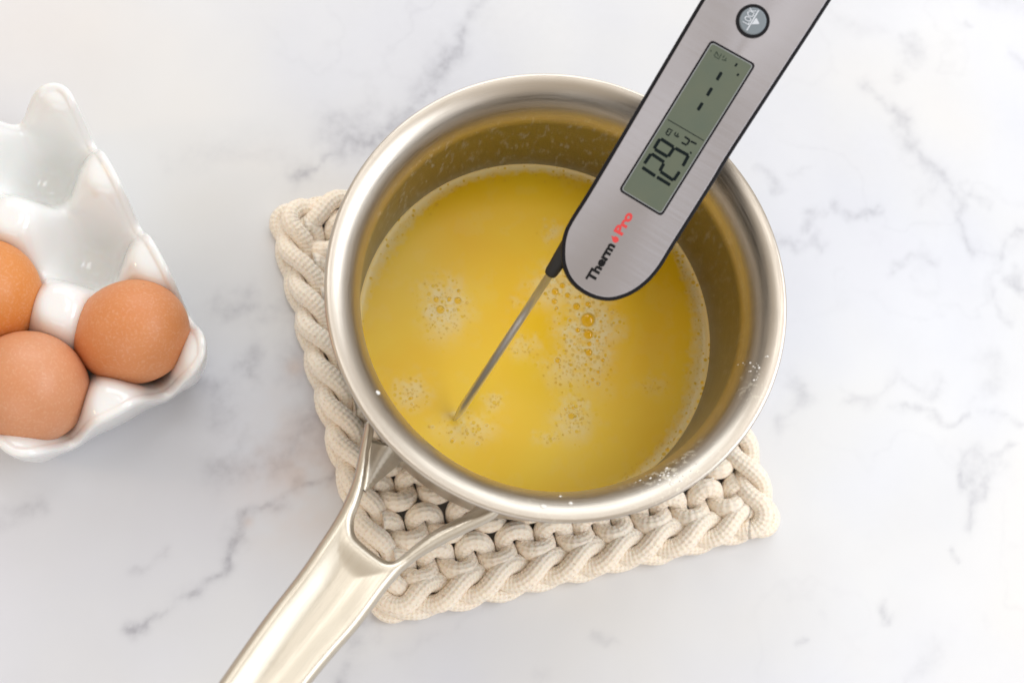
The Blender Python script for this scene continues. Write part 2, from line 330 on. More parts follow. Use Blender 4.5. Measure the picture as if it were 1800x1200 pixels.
# ------------------------------------------------------------------ potholder
def potholder():
    A = P(670,1092,.7)[:2]; B = P(1372,928,.7)[:2]; C = P(474,366,.7)[:2]
    L0_ = 0; L = float(np.linalg.norm(B-A)); LY = float(np.linalg.norm(C-A)); print('potholder', L, LY); ux = B-A; ux /= np.linalg.norm(ux); uy = (C-A)/np.linalg.norm(C-A)
    root = empty('potholder', (*A, 0))
    tag(root, 'chunky cream cotton crocheted potholder lying under the saucepan', 'potholder')
    def W(x, y, z): return np.stack([A[0]+ux[0]*x+uy[0]*y, A[1]+ux[1]*x+uy[1]*y, z], 1)
    w_, h_ = 1.72, 1.62; nst = (L-2.3)/w_; y0 = 1.85; nrow = int(round((LY-3.6)/h_))+1; h_ = (LY-3.7)/(nrow-1)
    for r in range(nrow):
        n = int(nst*44); t = np.linspace(0, nst*2*math.pi, n)
        ph = (r*.31) % 1 * 0
        x = 1.15+w_*t/(2*math.pi) + .20*np.sin(2*t)
        y = y0+r*h_ + .56*np.cos(t) + .06*np.sin(t*.37+r)
        z = .74 + .26*np.cos(2*t) + .02*np.sin(t*1.3+r*2)
        x = x+(vnoise(t*.5, np.full(n, r*3.)) -.5)*.12; y = y+(vnoise(t*.5, np.full(n, r*3.+50))-.5)*.14
        rad = .41*(1+.08*(vnoise(t*1.5, np.full(n, r*7.))-.5))
        v, f, uv = tube(W(x, y, z), rad, 20, ply=(6, .03, 15.))
        part('crochet_row', v, f, M['cotton'], root, (*A, 0), uv=uv)
    # plaited edge: two cords wound round each other run round all four sides, a lower pair outside them
    def rope(name, inset, zc, a, b_, pitch, hand, rad, ph0):
        e = inset; R = .7
        c = []
        for cx, cy, a0 in ((L-e-R, e+R, -90), (L-e-R, LY-e-R, 0), (e+R, LY-e-R, 90), (e+R, e+R, 180)):
            for q in np.linspace(0, 90, 8): c.append((cx+R*math.cos(math.radians(a0+q)), cy+R*math.sin(math.radians(a0+q))))
        c = np.array(c+[c[0]]); s = np.concatenate([[0], np.cumsum(np.linalg.norm(np.diff(c, axis=0), axis=1))])
        n = int(s[-1]*16); q = np.linspace(0, s[-1], n, endpoint=False)
        x = np.interp(q, s, c[:,0]); y = np.interp(q, s, c[:,1]); tx = np.roll(x,-2)-np.roll(x,2); ty = np.roll(y,-2)-np.roll(y,2)
        l = np.hypot(tx, ty); nx, ny = ty/l, -tx/l
        turns = round(s[-1]/pitch)
        for k_ in range(2):
            ph = hand*2*math.pi*turns*q/s[-1]+math.pi*k_+ph0
            wob = (vnoise(q*.6, np.full(n, 5.+k_+inset))-.5)*.16
            off = a*np.cos(ph)+wob; zz = zc+b_*np.sin(ph)
            v, f, uv = tube(W(x+nx*off, y+ny*off, zz), rad*(1+.1*(vnoise(q*2, np.full(n, 3.+k_))-.5)), 20, closed=True, ply=(6, .03, 15.))
            part(name, v, f, M['cotton'], root, (*A, 0), uv=uv)
    rope('edge_cord', .66, .84, .42, .30, 3.4, 1, .41, 0)
    rope('edge_cord', .22, .42, .22, .12, 3.4, -1, .30, 1.2)
    return root
potholder()

# ------------------------------------------------------------------ saucepan
ZB, ZR, RI = 1.36, 10.3, 7.40
ZL = ZR-6.2
def saucepan():
    root = empty('saucepan', (0,0,ZB)); tag(root, 'brushed steel saucepan with flared rim and forked handle, standing on the potholder', 'saucepan')
    q = np.linspace(0, math.pi/2, 22); r0 = 1.32; rz = 1.75
    prof = [(0.01, ZB+.45)] + [(x, ZB+.45) for x in np.linspace(1, RI-.9, 8)]
    prof += [(RI-.9+.9*math.sin(a), ZB+1.35-.9*math.cos(a)) for a in np.linspace(.1, math.pi/2, 8)]
    prof += [(RI, z) for z in np.linspace(ZB+1.6, ZR-rz-.1, 26)]
    prof += [(RI+r0-r0*math.cos(a), ZR-rz+rz*math.sin(a)) for a in q]
    prof += [(8.74, ZR-.03), (8.77, ZR-.08), (8.755, ZR-.14), (8.70, ZR-.18)]
    prof += [(RI+r0-(r0-.2)*math.cos(a), ZR-rz+(rz-.2)*math.sin(a)) for a in q[::-1]]
    prof += [(RI+.2, z) for z in np.linspace(ZR-rz-.2, ZB+1.0, 16)]
    prof += [(RI+.2-.8+.8*math.cos(a), ZB+.8-.8*math.sin(a)) for a in np.linspace(0, math.pi/2, 8)] + [(5, ZB), (.01, ZB)]
    v, f = lathe(prof, 256)
    rr = np.hypot(v[:,0], v[:,1]); an = np.degrees(np.arctan2(v[:,1], v[:,0]))
    band = np.clip((v[:,2]-ZL)/.6, 0, 1)*np.clip((ZR-.9-v[:,2])/1., 0, 1)*(rr < RI+.12)
    res = band*(.35+.65*np.exp(-((an-138)/22)**2)+.35*np.exp(-((an-85)/25)**2))
    lip = (rr > RI+.2)*(v[:,2] > ZR-1.0)*(np.exp(-((an+58)/11)**2)+.6*np.exp(-((an+26)/4)**2)+.25*np.exp(-((an+95)/10)**2))
    part('pan_body', v-np.array([0,0,ZB]), f, M['steel_pan'], root, attrs={'residue': np.clip(res+lip*.8, 0, 1), 'inner_dark': np.clip((ZR-1.35-v[:,2])/.5, 0, 1)*(rr < RI+.1)})
    k_ = np.random.default_rng(3)
    drops = [(664,690,4.5),(1003,884,3.6),(955,890,5),(985,872,2.4)]+[(1180+k_.normal(0,22), 838+k_.normal(0,9), abs(k_.normal(1.2,.7))+.5) for _ in range(34)]+[(1322+k_.normal(0,16), 645+k_.normal(0,9), abs(k_.normal(.9,.5))+.4) for _ in range(22)]
    dv, df_, n_ = [], [], 0; lv, lf = lathe([(1,0),(.9,.25),(.6,.45),(.02,.55)], 10)
    for px, py, r_ in drops:
        for z in np.arange(ZR-.02, ZR-1.3, -.01):
            q_ = P(px, py, z); R_ = math.hypot(q_[0], q_[1]); t_ = min(max((RI+r0-R_)/r0, 0), 1); zs = ZR-rz+rz*math.sqrt(max(1-t_*t_, 0)) if R_ > RI else 0
            if zs >= z: break
        nr = Vector((-q_[0]/R_*t_, -q_[1]/R_*t_, math.sqrt(max(1-t_*t_, .01)))); m3 = nr.to_track_quat('Z', 'Y').to_matrix(); rad_ = r_/CF*depth(q_)
        dv.append(np.array([tuple(m3 @ Vector(p_)) for p_ in lv])*rad_*np.array([1+.5*k_.random(), 1, 1])+q_-np.array([0,0,ZB])); df_.append(lf+n_*len(lv)); n_ += 1
    tag(part('milk_spatter', np.vstack(dv), np.vstack(df_), M['milk_drop'], root), kind='stuff')
    # forked handle: outline seen in plan, given thickness, crowned edges and a shallow channel
    out = [(632,1100),(687,1027),(723,990),(775,957),(819,935),(862,914),(880,898),(865,884),(833,897),(797,913),(760,933),(722,962),(700,980),(682,984),(664,974),(640,955),(625,938),
           (623,912),(632,885),(641,855),(647,820),(652,785),(658,752),(650,735),(642,745),(633,785),(620,843),(596,898),(560,955),(522,1010),(460,1090),(382,1200),(305,1310),(228,1425),(150,1545),
           (110,1640),(150,1690),(215,1655),(330,1480),(410,1380),(478,1290),(547,1200),(590,1148)]
    def hz(px, py):
        s = ((px-690)*-.57+(py-960)*.82)/48.
        return 9.15+np.where(s > 0, .10*s+.010*np.clip(s,0,30)**2, .02*s)
    pl = spline(np.array(out, float), 5, closed=True)
    O = np.array([P(x, y, float(hz(x, y))) for x, y in pl])
    poly = O[:,:2]; lo = poly.min(0)-.2; hi = poly.max(0)+.2; h = .075
    gx, gy = np.meshgrid(np.arange(lo[0], hi[0], h), np.arange(lo[1], hi[1], h), indexing='ij')
    X, Y = gx.ravel(), gy.ravel(); D = np.full(X.shape, 1e9); NX = np.zeros_like(X); NY = np.zeros_like(X); ins = np.zeros(X.shape, bool)
    m = len(poly)
    for i in range(m):
        a, c = poly[i], poly[(i+1) % m]; dx, dy = c-a; t = np.clip(((X-a[0])*dx+(Y-a[1])*dy)/(dx*dx+dy*dy+1e-12), 0, 1)
        qx, qy = a[0]+t*dx, a[1]+t*dy; d = np.hypot(X-qx, Y-qy); k_ = d < D; D[k_] = d[k_]; NX[k_] = qx[k_]; NY[k_] = qy[k_]
        cr = ((a[1] > Y) != (c[1] > Y)); ins ^= cr & (X < (c[0]-a[0])*(Y-a[1])/(c[1]-a[1]+1e-12)+a[0])
    sd = np.where(ins, D, -D); nu, nv = gx.shape; SD = sd.reshape(nu, nv)
    keepc = (np.maximum.reduce([SD[:-1,:-1], SD[1:,:-1], SD[1:,1:], SD[:-1,1:]]) > 0) & (np.minimum.reduce([SD[:-1,:-1], SD[1:,:-1], SD[1:,1:], SD[:-1,1:]]) > -h*1.5)
    X = np.where(ins, X, NX); Y = np.where(ins, Y, NY); sdc = np.maximum(sd, 0)
    # base height from inverse mapping of the axis
    Jx, Jy = P(690,960,9.15)[:2]; ax = P(382,1270,11)[:2]-P(690,960,9.15)[:2]; ln = np.linalg.norm(ax); ax = ax/ln
    s = (X-Jx)*ax[0]+(Y-Jy)*ax[1]; s_ = np.clip(s, -20, 30)
    zb = 9.15+np.where(s_ > 0, .10*s_+.010*s_**2, .02*s_)
    rr_ = .32; crown = np.where(sdc < rr_, -(rr_-np.sqrt(np.maximum(rr_**2-(rr_-sdc)**2, 0))), 0)
    q_ = np.clip((sdc-.15)/1.05, 0, 1); q_ = q_*q_*(3-2*q_); w_ = np.clip((s_+1.2)/4, 0, 1); chan = -.15*q_*w_*w_*(3-2*w_)
    zt = zb+crown+chan; zbt = zb-.62+np.where(sdc < .25, (.25-sdc)*.6, 0)
    f = gridfaces(nu, nv)[keepc.ravel()]
    used = np.unique(f); mp = -np.ones(nu*nv, int); mp[used] = np.arange(len(used)); f = mp[f]; nvv = len(used)
    top = np.stack([X, Y, zt], 1)[used]; bot = np.stack([X, Y, zbt], 1)[used]
    e = {}
    for q4 in f.tolist():
        for a, c in zip(q4, q4[1:]+q4[:1]): e[(a, c)] = 1
    side = [(c, a, a+nvv, c+nvv) for (a, c) in e if (c, a) not in e]
    F = np.vstack([f, f[:, ::-1]+nvv, np.array(side)])
    hd = part('handle', np.vstack([top, bot])-np.array([0,0,ZB]), F, M['steel_handle'], root)
    # bracket plates riveted to the wall under each prong
    for az0, az1, pr in ((-137.5, -128, (652,775)), (-111, -102, (850,900))):
        vv = []; rows = 10
        for a in np.linspace(az0, az1, 16):
            for z in np.linspace(ZR-4.6, ZR-1.5, rows):
                q = math.radians(a); R = RI+.2+.16
                vv.append((R*math.cos(q), R*math.sin(q), z))
        g = gridfaces(16, rows); vv = np.array(vv); inn = vv*np.array([(RI+.15)/(RI+.36)]*2+[1]); n0 = len(vv)
        e = {}
        for q4 in g.tolist():
            for a, c in zip(q4, q4[1:]+q4[:1]): e[(a, c)] = 1
        sd_ = [(c, a, a+n0, c+n0) for (a, c) in e if (c, a) not in e]
        br = part('handle_bracket', np.vstack([vv, inn])-np.array([0,0,ZB]), np.vstack([g, g[:, ::-1]+n0, np.array(sd_)]), M['steel_handle'], root, smooth=False)
        # web joining plate and prong
        q = math.radians((az0+az1)/2); 
        base = np.array([(RI+.3)*math.cos(q), (RI+.3)*math.sin(q), 7.0]); tip = P(*pr, 8.9)
        far = P(640, 860, 8.9) if pr[0] < 700 else P(790, 930, 8.9)
        loft = []
        for t in np.linspace(0, 1, 10):
            c0 = base*(1-t)+far*t; up = tip*(1-t)+far*t; c0 = c0.copy(); c0[2] = base[2]*(1-t)+8.6*t
            nrm = np.array([-(far-base)[1], (far-base)[0], 0]); nrm /= np.linalg.norm(nrm)
            for sgn in (-1, 1): loft += [c0+nrm*.09*sgn, up+nrm*.09*sgn]
        loft = np.array(loft).reshape(10, 4, 3)[:, [0,1,3,2]].reshape(-1, 3)
        part('bracket_web', loft-np.array([0,0,ZB]), gridfaces(10, 4, cv=True), M['steel_handle'], root)
        for zz in (ZR-2.2, ZR-3.9):
            qq = math.radians(az0+1.5 if pr[0] < 700 else az1-1.5); cpt = np.array([(RI+.34)*math.cos(qq), (RI+.34)*math.sin(qq), zz])
            pr_ = [(0.001,.16),(.14,.14),(.24,.08),(.28,0)]; lv, lf = lathe(pr_, 16)
            ax3 = Vector((math.cos(qq), math.sin(qq), 0)).to_track_quat('Z', 'Y').to_matrix(); lv = np.array([tuple(ax3 @ Vector(p_)) for p_ in lv])+cpt
            obj('rivet', mesh('rivet', lv-np.array([0,0,ZB]), lf, M['steel_handle']), br)
    return root
saucepan()

# ------------------------------------------------------------------ milk
BUB = [(1045,340,45),(1048,425,30),(1050,530,22),(1052,480,15),(985,400,15),(978,262,22),(1045,248,17),(925,197,17),(895,140,18),(853,175,22),(848,232,18),(860,272,12),(940,343,12),(868,578,17),(1132,577,13),(1105,645,12),(1072,690,12),(1103,712,13),(1040,703,10),(1120,350,9),(1185,300,8),(1100,462,9),(1150,445,8),(967,440,8),(967,482,8),(810,215,8),(970,210,8),(1003,212,8),(880,620,7),(922,640,7),(905,580,6),
 (157,222,18),(233,218,14),(283,228,22),(180,280,25),(285,172,10),(190,345,8),(165,330,7),(150,355,6),(110,215,6),(130,260,6),(948,902,20),(958,855,12),(915,862,10),(1003,845,8),(252,1043,12),(397,1062,10),(452,960,9),(135,968,7),(10,798,12),(45,790,7),(12,835,9),(-20,815,8),(940,1000,7),(845,1035,7)]
BUB = [(720+x/3.333, 460+y/3.333, r/3.333) for x, y, r in BUB]+[(1173,790,4.2),(1196,758,3.6),(1227,705,3),(1234,672,3.6),(1236,650,2.6),(1209,740,2.6),(1185,772,2.6),(1150,808,2.6)]
PATCH = [(1035,585,44,88,1.),(985,505,42,34,.9),(1008,735,30,38,.8),(780,545,38,46,.85),(722,692,24,28,.6),(815,755,46,24,.55),(968,410,17,16,.5),(920,610,26,20,.5),(872,708,18,16,.45),(1000,650,40,30,.7),(965,770,25,12,.45),(1150,680,26,18,.25),(800,735,18,14,.5),(905,530,14,14,.3)]
def milk():
    root_z = ZL; nr, na = 190, 640
    r = np.concatenate([np.linspace(.01, 6.4, 120), np.linspace(6.44, RI-.005, nr-120)]); a = np.linspace(0, 2*math.pi, na, endpoint=False)
    A, R = np.meshgrid(a, r, indexing='ij'); x = (R*np.cos(A)).ravel(); y = (R*np.sin(A)).ravel(); R = R.ravel(); A = A.ravel()
    z = ZL+.16*np.exp(-(RI-R)/.10)
    pp = proj(np.stack([x, y, z], 1)); px, py = pp[:,0], pp[:,1]
    n1 = fbm(x*1.6, y*1.6, 71, 4); n2 = fbm(x*5, y*5, 81, 3)
    foam = np.zeros_like(x)
    for cx, cy, rx, ry, s in PATCH:
        d = np.hypot((px-cx+(n1-.5)*50)/rx, (py-cy+(n2-.5)*30)/ry); foam = np.maximum(foam, s*np.exp(-d**2.6*.8)*np.clip(n2*1.7+.1, 0, 1.15))
    deg = np.degrees(A); deg = np.where(deg > 180, deg-360, deg)
    wid = .18+.58*np.exp(-((deg+8)/40)**2)+.16*np.exp(-((deg-100)/40)**2)+.38*np.exp(-((deg-152)/22)**2)  # rim foam width; the left term also paints a pale reflected glow
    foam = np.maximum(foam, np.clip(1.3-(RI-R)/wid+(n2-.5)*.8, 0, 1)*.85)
    foam = np.maximum(foam, np.clip(n1*2-1.15, 0, .2)*.25)
    for bx, by, br in BUB:
        d = np.hypot(px-bx, py-by); foam = foam*np.clip((d-br*.82)/1.6, 0, 1); foam = np.maximum(foam, .75*np.exp(-((d-br*1.12)/1.3)**2))
    dt = np.hypot(px-800, py-738); z = z+.07*np.exp(-dt/9.); foam = foam*np.clip(dt/14, 0, 1)
    v = np.stack([x, y, z-ZL], 1)
    root = empty('milk', (0,0,ZL)); tag(root, 'yellow buttery milk with patches of foam filling the bottom of the saucepan', 'milk')
    # solid: surface, side and underside
    k0 = len(v); f = gridfaces(na, nr, cu=True)
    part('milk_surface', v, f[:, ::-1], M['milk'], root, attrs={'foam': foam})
    # bubbles
    q = np.linspace(0, math.pi/2, 9); prof = [(math.sin(t)+1e-3, math.cos(t)*.55) for t in q]; lv, lf = lathe(prof, 24)
    bm = mesh('bubble', lv, lf, M['bubble'])
    for bx, by, br in BUB:
        c = P(bx, by, ZL); rad = br/CF*depth(c)
        o = obj('bubble', bm, root, (c[0], c[1], .004)); o.scale = (rad, rad, rad)
    # the many tiny ones, one mesh
    vs, fs = [], []; lv, lf = lathe([(1.,0),(.8,.3),(.45,.48),(.02,.55)], 8); cnt = 0
    taken = [(b_[0], b_[1], b_[2]) for b_ in BUB]
    tries = 0
    while cnt < 1000 and tries < 14000:
        tries += 1
        if rng.random() < .55:
            w_ = np.array([p_[2]*p_[3]*p_[4] for p_ in PATCH]); p_ = PATCH[rng.choice(len(PATCH), p=w_/w_.sum())]
            q1, q2 = rng.normal(0, .42, 2); bx, by = p_[0]+q1*p_[2], p_[1]+q2*p_[3]; br = 1.0+abs(rng.normal(0, 1.0))
            c = P(bx, by, ZL)
        else:
            an = math.radians(rng.normal(-8, 42)) if rng.random() < .8 else math.radians(rng.uniform(60, 150))
            rr = RI-.08-abs(rng.normal(0, .22)); c = np.array([rr*math.cos(an), rr*math.sin(an), ZL]); bx, by = proj(c)[0]; br = .9+abs(rng.normal(0, .8))
        if np.hypot(c[0], c[1]) > RI-.06: continue
        if any(math.hypot(bx-t[0], by-t[1]) < (br+t[2])*1.05 for t in taken): continue
        taken.append((bx, by, br)); rad = br/CF*depth(c)
        vs.append(lv*rad+np.array([c[0], c[1], .003])); fs.append(lf+cnt*len(lv)); cnt += 1
    tag(part('foam_bubbles', np.vstack(vs), np.vstack(fs), M['bubble'], root), kind='stuff')
    return root
milk()

# ------------------------------------------------------------------ egg tray and eggs
TZ = 4.3
TO = P(352,607,TZ); TU = P(104,158,TZ)-TO; LU = np.linalg.norm(TU)/3; TU = TU/np.linalg.norm(TU)
TV = np.array([-TU[1], TU[0], 0.]); 
if TV @ (P(18,794,TZ)-TO) < 0: TV = -TV
LV = float((P(18,794,TZ)-TO) @ TV)/2
def well_c(i, j): return TO+TU*LU*(i+.5)+TV*LV*(j+.5)
def tray():
    nu, nv = 3, 2
    root_o = np.array([*(TO+TU*LU*1.5+TV*LV)[:2], 0])
    n1, n2 = 190, 160
    def edge_pt(s, t):      # unit square -> plan, with soft corners and lobed sides
        return s, t
    s = np.linspace(0, nu, n1); t = np.linspace(0, nv, n2); Sg, Tg = np.meshgrid(s, t, indexing='ij')
    # superellipse-like rounding of the four corners
    cr = .24
    def rnd(Sg, Tg):
        a = np.minimum(Sg, nu-Sg); b_ = np.minimum(Tg, nv-Tg)
        crr = np.where(Sg < nu/2, .26, .13); x = np.clip(1-a/crr, 0, 1); y = np.clip(1-b_/crr, 0, 1)
        k_ = np.maximum(x, y); l = np.hypot(x, y)+1e-9; sc = np.where(k_ > 0, k_/l, 1)
        dx = x*(1-sc)*crr; dy = y*(1-sc)*crr
        return Sg+np.where(Sg < nu/2, dx, -dx), Tg+np.where(Tg < nv/2, dy, -dy)
    def height(U, V):
        cu = np.cos(2*math.pi*U); cv = np.cos(2*math.pi*V)
        f = (cu+cv)/2                     # -1 in a well, +1 on a post
        g = np.tanh(f*1.5)/math.tanh(1.5)
        fp = np.clip(f,0,1); fn = np.clip(-f,0,1); z = 2.4+2.05*(1-(1-fp)**2.3)-1.9*(1-(1-fn)**1.7)
        return z
    U, V = rnd(Sg, Tg)
    Z = height(U, V)
    lob = .02
    du = lob*np.cos(2*math.pi*V)*-1; dv = lob*.4*np.cos(2*math.pi*U)*-1
    su = np.clip(Sg/nu*2-1, -1, 1)**7; sv = np.clip(Tg/nv*2-1, -1, 1)**7
    Uo = U+su*np.where(True, -du, 0)*1.0; Vo = V+sv*-dv
    def world(U_, V_, Z_): 
        U_ = U_-.14*np.clip(1-U_, 0, 1.2)
        q = TO[None,:2]+U_.reshape(-1,1)*LU*TU[None,:2]+V_.reshape(-1,1)*LV*TV[None,:2]
        return np.concatenate([q, Z_.reshape(-1,1)], 1)
    top = world(Uo, Vo, Z); 
    # boundary loop, then rings outwards: rounded lip and outer wall
    idx = np.arange(n1*n2).reshape(n1, n2)
    loop = np.concatenate([idx[:-1,0], idx[-1,:-1], idx[::-1,-1][:-1], idx[0,::-1][:-1]])
    bp = top[loop]; m = len(loop); tn = np.roll(bp, -1, 0)-np.roll(bp, 1, 0); tn = tn[:,:2]
    # smooth outward normal from centre-smoothed tangents
    for _ in range(6): tn = (tn+np.roll(tn,1,0)+np.roll(tn,-1,0))/3
    tn /= np.linalg.norm(tn, axis=1)[:,None]; nn = np.stack([tn[:,1], -tn[:,0]], 1)
    if ((bp[:,:2]-root_o[:2])*nn).sum() < 0: nn = -nn
    rings = []
    th = .38
    for a in np.linspace(0, math.pi, 9)[1:]:
        off = th/2-th/2*math.cos(a); up = .13*math.sin(a)
        rings.append(np.concatenate([bp[:,:2]+nn*off, (bp[:,2]+up)[:,None]], 1))
    zs = bp[:,2]
    for q, ins in ((.86,.0),(.6,.10),(.3,.30),(.08,.55),(.0,.75)):
        rings.append(np.concatenate([bp[:,:2]+nn*(th-ins), (zs*q)[:,None]], 1))
    rings.append(np.concatenate([bp[:,:2]+nn*(th-2.0), np.zeros((m,1))], 1))
    v = [top]+rings; V_ = np.vstack(v); faces = gridfaces(n1, n2).tolist(); prev = loop.tolist(); k0 = n1*n2
    for r_ in range(len(rings)):
        cur = list(range(k0+r_*m, k0+(r_+1)*m))
        for i in range(m): j = (i+1) % m; faces.append([prev[i], prev[j], cur[j], cur[i]])
        prev = cur
    me = mesh('egg_tray', V_-root_o, np.array(faces), M['porcelain'])
    import bmesh
    b2 = bmesh.new(); b2.from_mesh(me); bmesh.ops.recalc_face_normals(b2, faces=b2.faces); b2.to_mesh(me); b2.free()
    o = obj('egg_tray', me, None, root_o); sm = o.modifiers.new('soften', 'SMOOTH'); sm.factor = .5; sm.iterations = 7; tag(o, 'glossy white ceramic egg tray with lobed edge holding three brown eggs', 'egg tray')
tray()
def egg(px, py, z, tilt, az, r, k_, label, seed, spin):
    c = P(px, py, z); n = 48; th = np.linspace(0, math.pi, n)
    prof = [(max(1e-3, r*math.sin(t)*(1+.10*math.cos(t))), -r*k_*math.cos(t)*-1) for t in th]
    v, f = lathe([(a, b_) for a, b_ in prof], 64)
    o = obj('egg', mesh('egg', v, f[:, ::-1], M[('eggshell', 'eggshell_rosy', 'eggshell_dark')[seed-1]]), None, c)
    o.rotation_euler = (Matrix.Rotation(az, 3, 'Z') @ Matrix.Rotation(tilt, 3, 'Y') @ Matrix.Rotation(spin, 3, 'Z')).to_euler()
    tag(o, label, 'egg', 'brown eggs in the white tray'); return o
egg(227,585,3.2, .95, math.radians(4), 2.10, 1.2, 'speckled brown egg in the corner well, nearest to the saucepan', 1, .4)
egg(56,683,3.15, .28, math.radians(200), 2.24, 1.2, 'rosy brown egg at the lower edge of the tray, cut by the photo border', 2, 2.1)
egg(-22,524,3.15, .3, math.radians(90), 2.16, 1.2, 'darker orange brown egg mostly out of frame, behind the lowest egg', 3, 4.0)

# ------------------------------------------------------------------ thermometer
def thermometer():
    a0 = PD(1075,430,0) 
    d1 = depth(P(1075,430,13.0)); p1 = PD(1075,430,d1); p2 = PD(1320,20,d1*.992)
    er = (p2-p1)/np.linalg.norm(p2-p1); q1 = PD(1175,480,d1); ep = q1-p1; ep -= er*(ep@er); ep /= np.linalg.norm(ep)
    en = np.cross(er, -ep); en = en if en@(CP-p1) > 0 else -en       # text: right = er, up = -ep
    root = empty('thermometer'); mat = Matrix(((er[0], -ep[0], en[0], p1[0]*S), (er[1], -ep[1], en[1], p1[1]*S), (er[2], -ep[2], en[2], p1[2]*S), (0,0,0,1)))
    root.matrix_world = mat
    tag(root, 'silver and black folding probe thermometer held over the pan, its display reading 129.4', 'thermometer')
    def Lc(px, py, h=0.):
        d = ray(px, py); t = ((p1+en*h-CP)@en)/(d@en); q = CP+d*t-p1; return np.array([q@er, -(q@ep)])
    def plate(name, pts, z0, z1, m, parent=root, bev=0., bevs=3, smooth=False):
        pts = np.asarray(pts, float); n = len(pts)
        ar = .5*np.sum(pts[:,0]*np.roll(pts[:,1],-1)-np.roll(pts[:,0],-1)*pts[:,1])
        if ar < 0: pts = pts[::-1]
        t = np.roll(pts,-1,0)-np.roll(pts,1,0); t /= np.linalg.norm(t, axis=1)[:,None]+1e-9; nn = np.stack([t[:,1], -t[:,0]], 1)
        rings = [np.c_[pts, np.full(n, z0)]]
        if bev:
            for a in np.linspace(0, math.pi/2, bevs+1): rings.append(np.c_[pts-nn*bev*(1-math.cos(a)), np.full(n, z1-bev+bev*math.sin(a))])
        else: rings.append(np.c_[pts, np.full(n, z1)])
        v = np.vstack(rings); f = []
        for r_ in range(len(rings)-1):
            for i in range(n): j = (i+1) % n; f.append((r_*n+i, r_*n+j, (r_+1)*n+j, (r_+1)*n+i))
        f.append(tuple(range((len(rings)-1)*n, len(rings)*n))); f.append(tuple(range(n-1, -1, -1)))
        return part(name, v, f, m, parent, smooth=smooth)
    o0 = [(1462,0),(1292,261),(1256,320),(1188,428),(1166,464),(1153,482),(1139,497),(1120,512),(1098,523),(1072,529),(1046,525),(1020,512),(1000,492),(989,466),(987,440),(990,415),(1001,388),(1042,322),(1160,122),(1232,0)]
    tail = [(1345,-186),(1375,-225),(1420,-240),(1465,-238),(1500,-222),(1520,-190)]
    px_out = np.array(o0[1:-1]+[(1232,0)]+[(1300,-114)]+tail+[(1524,-104),(1462,0)], float)
    # only the rounded ends are smoothed
    outl = np.array([Lc(x, y) for x, y in spline(px_out, 4, closed=True)])
    def inset(pts, d):
        pts = pts if .5*np.sum(pts[:,0]*np.roll(pts[:,1],-1)-np.roll(pts[:,0],-1)*pts[:,1]) > 0 else pts[::-1]
        t = np.roll(pts,-1,0)-np.roll(pts,1,0); t /= np.linalg.norm(t, axis=1)[:,None]; return pts-np.stack([t[:,1], -t[:,0]], 1)*d
    body = plate('body_shell', outl, -1.5, -.02, M['black_plastic'], bev=.07, smooth=False)
    fp = inset(outl, .135); fc = plate('face_plate', fp, -.1, .02, M['steel_face'], bev=.02)
    # display window
    cs = [(1250,70),(1329,114),(1163,381),(1087,335)]; C4 = [Lc(*c) for c in cs]
    def rrect(C4, r, n=6):
        C4 = [np.array(c) for c in C4]; out = []
        for i in range(4):
            a, b_, c = C4[i-1], C4[i], C4[(i+1) % 4]; u = (a-b_)/np.linalg.norm(a-b_); w_ = (c-b_)/np.linalg.norm(c-b_)
            p_, q = b_+u*r, b_+w_*r
            for t in np.linspace(0, 1, n): out.append((1-t)**2*p_+2*t*(1-t)*b_+t*t*q)
        return np.array(out)
    def shrink(C4, d):
        c = sum(C4)/4; er_ = []
        for q in C4:
            v = q-c; er_.append(c+np.array([v[0]-np.sign(v[0])*d, v[1]-np.sign(v[1])*d]))
        return er_
    plate('display_border', rrect(C4, .17), -.05, .035, M['black_plastic'])
    plate('display_bevel', rrect(shrink(C4, .075), .12), -.05, .040, M['lcd_bevel'])
    disp = plate('display', rrect(shrink(C4, .105), .10), -.05, .045, M['lcd_glass'])
    def quad(a, b_, wd, tap=.3):     # a bar with pointed ends, pixel ends
        a, b_ = Lc(*a), Lc(*b_); t = (b_-a)/np.linalg.norm(b_-a); n = np.array([-t[1], t[0]]); h = wd/2
        return [a, a+t*h*tap+n*h, b_-t*h*tap+n*h, b_, b_-t*h*tap-n*h, a+t*h*tap-n*h]
    def segs(name, bars, wd, m, zt=.05):
        v, f = [], []
        for a, b_ in bars:
            q = quad(a, b_, wd); k0 = len(v); v += [(x, y, zt) for x, y in q]+[(x, y, zt-.012) for x, y in q]
            f.append(tuple(range(k0, k0+6)))
            for i in range(6): j = (i+1) % 6; f.append((k0+j, k0+i, k0+6+i, k0+6+j))
        return part(name, v, f, m, disp, smooth=False)
    g = lambda x, y: (1110+x/8, 200+y/8)
    B = .118
    segs('digit', [(g(150,755),g(335,880)), (g(355,890),g(545,1005))], B, M['lcd_ink'])
    segs('digit', [(g(180,705),g(275,565)), (g(280,565),g(460,685)), (g(455,700),g(395,810)), (g(405,815),g(590,940)), (g(590,940),g(675,815))], B, M['lcd_ink'])
    segs('digit', [(g(315,495),g(400,355)), (g(410,355),g(595,475)), (g(325,500),g(510,610)), (g(515,605),g(600,480)), (g(610,485),g(800,590)), (g(800,590),g(720,740))], B, M['lcd_ink'])
    segs('digit', [(g(745,325),g(820,375)), (g(820,375),g(775,440)), (g(775,445),g(700,405)), (g(830,390),g(915,430))], .065, M['lcd_ink'])
    segs('decimal_point', [(g(820,560),g(845,545))], .08, M['lcd_ink'])
    segs('divider_line', [(g(510,85),g(1015,380))], .028, M['lcd_ink'])
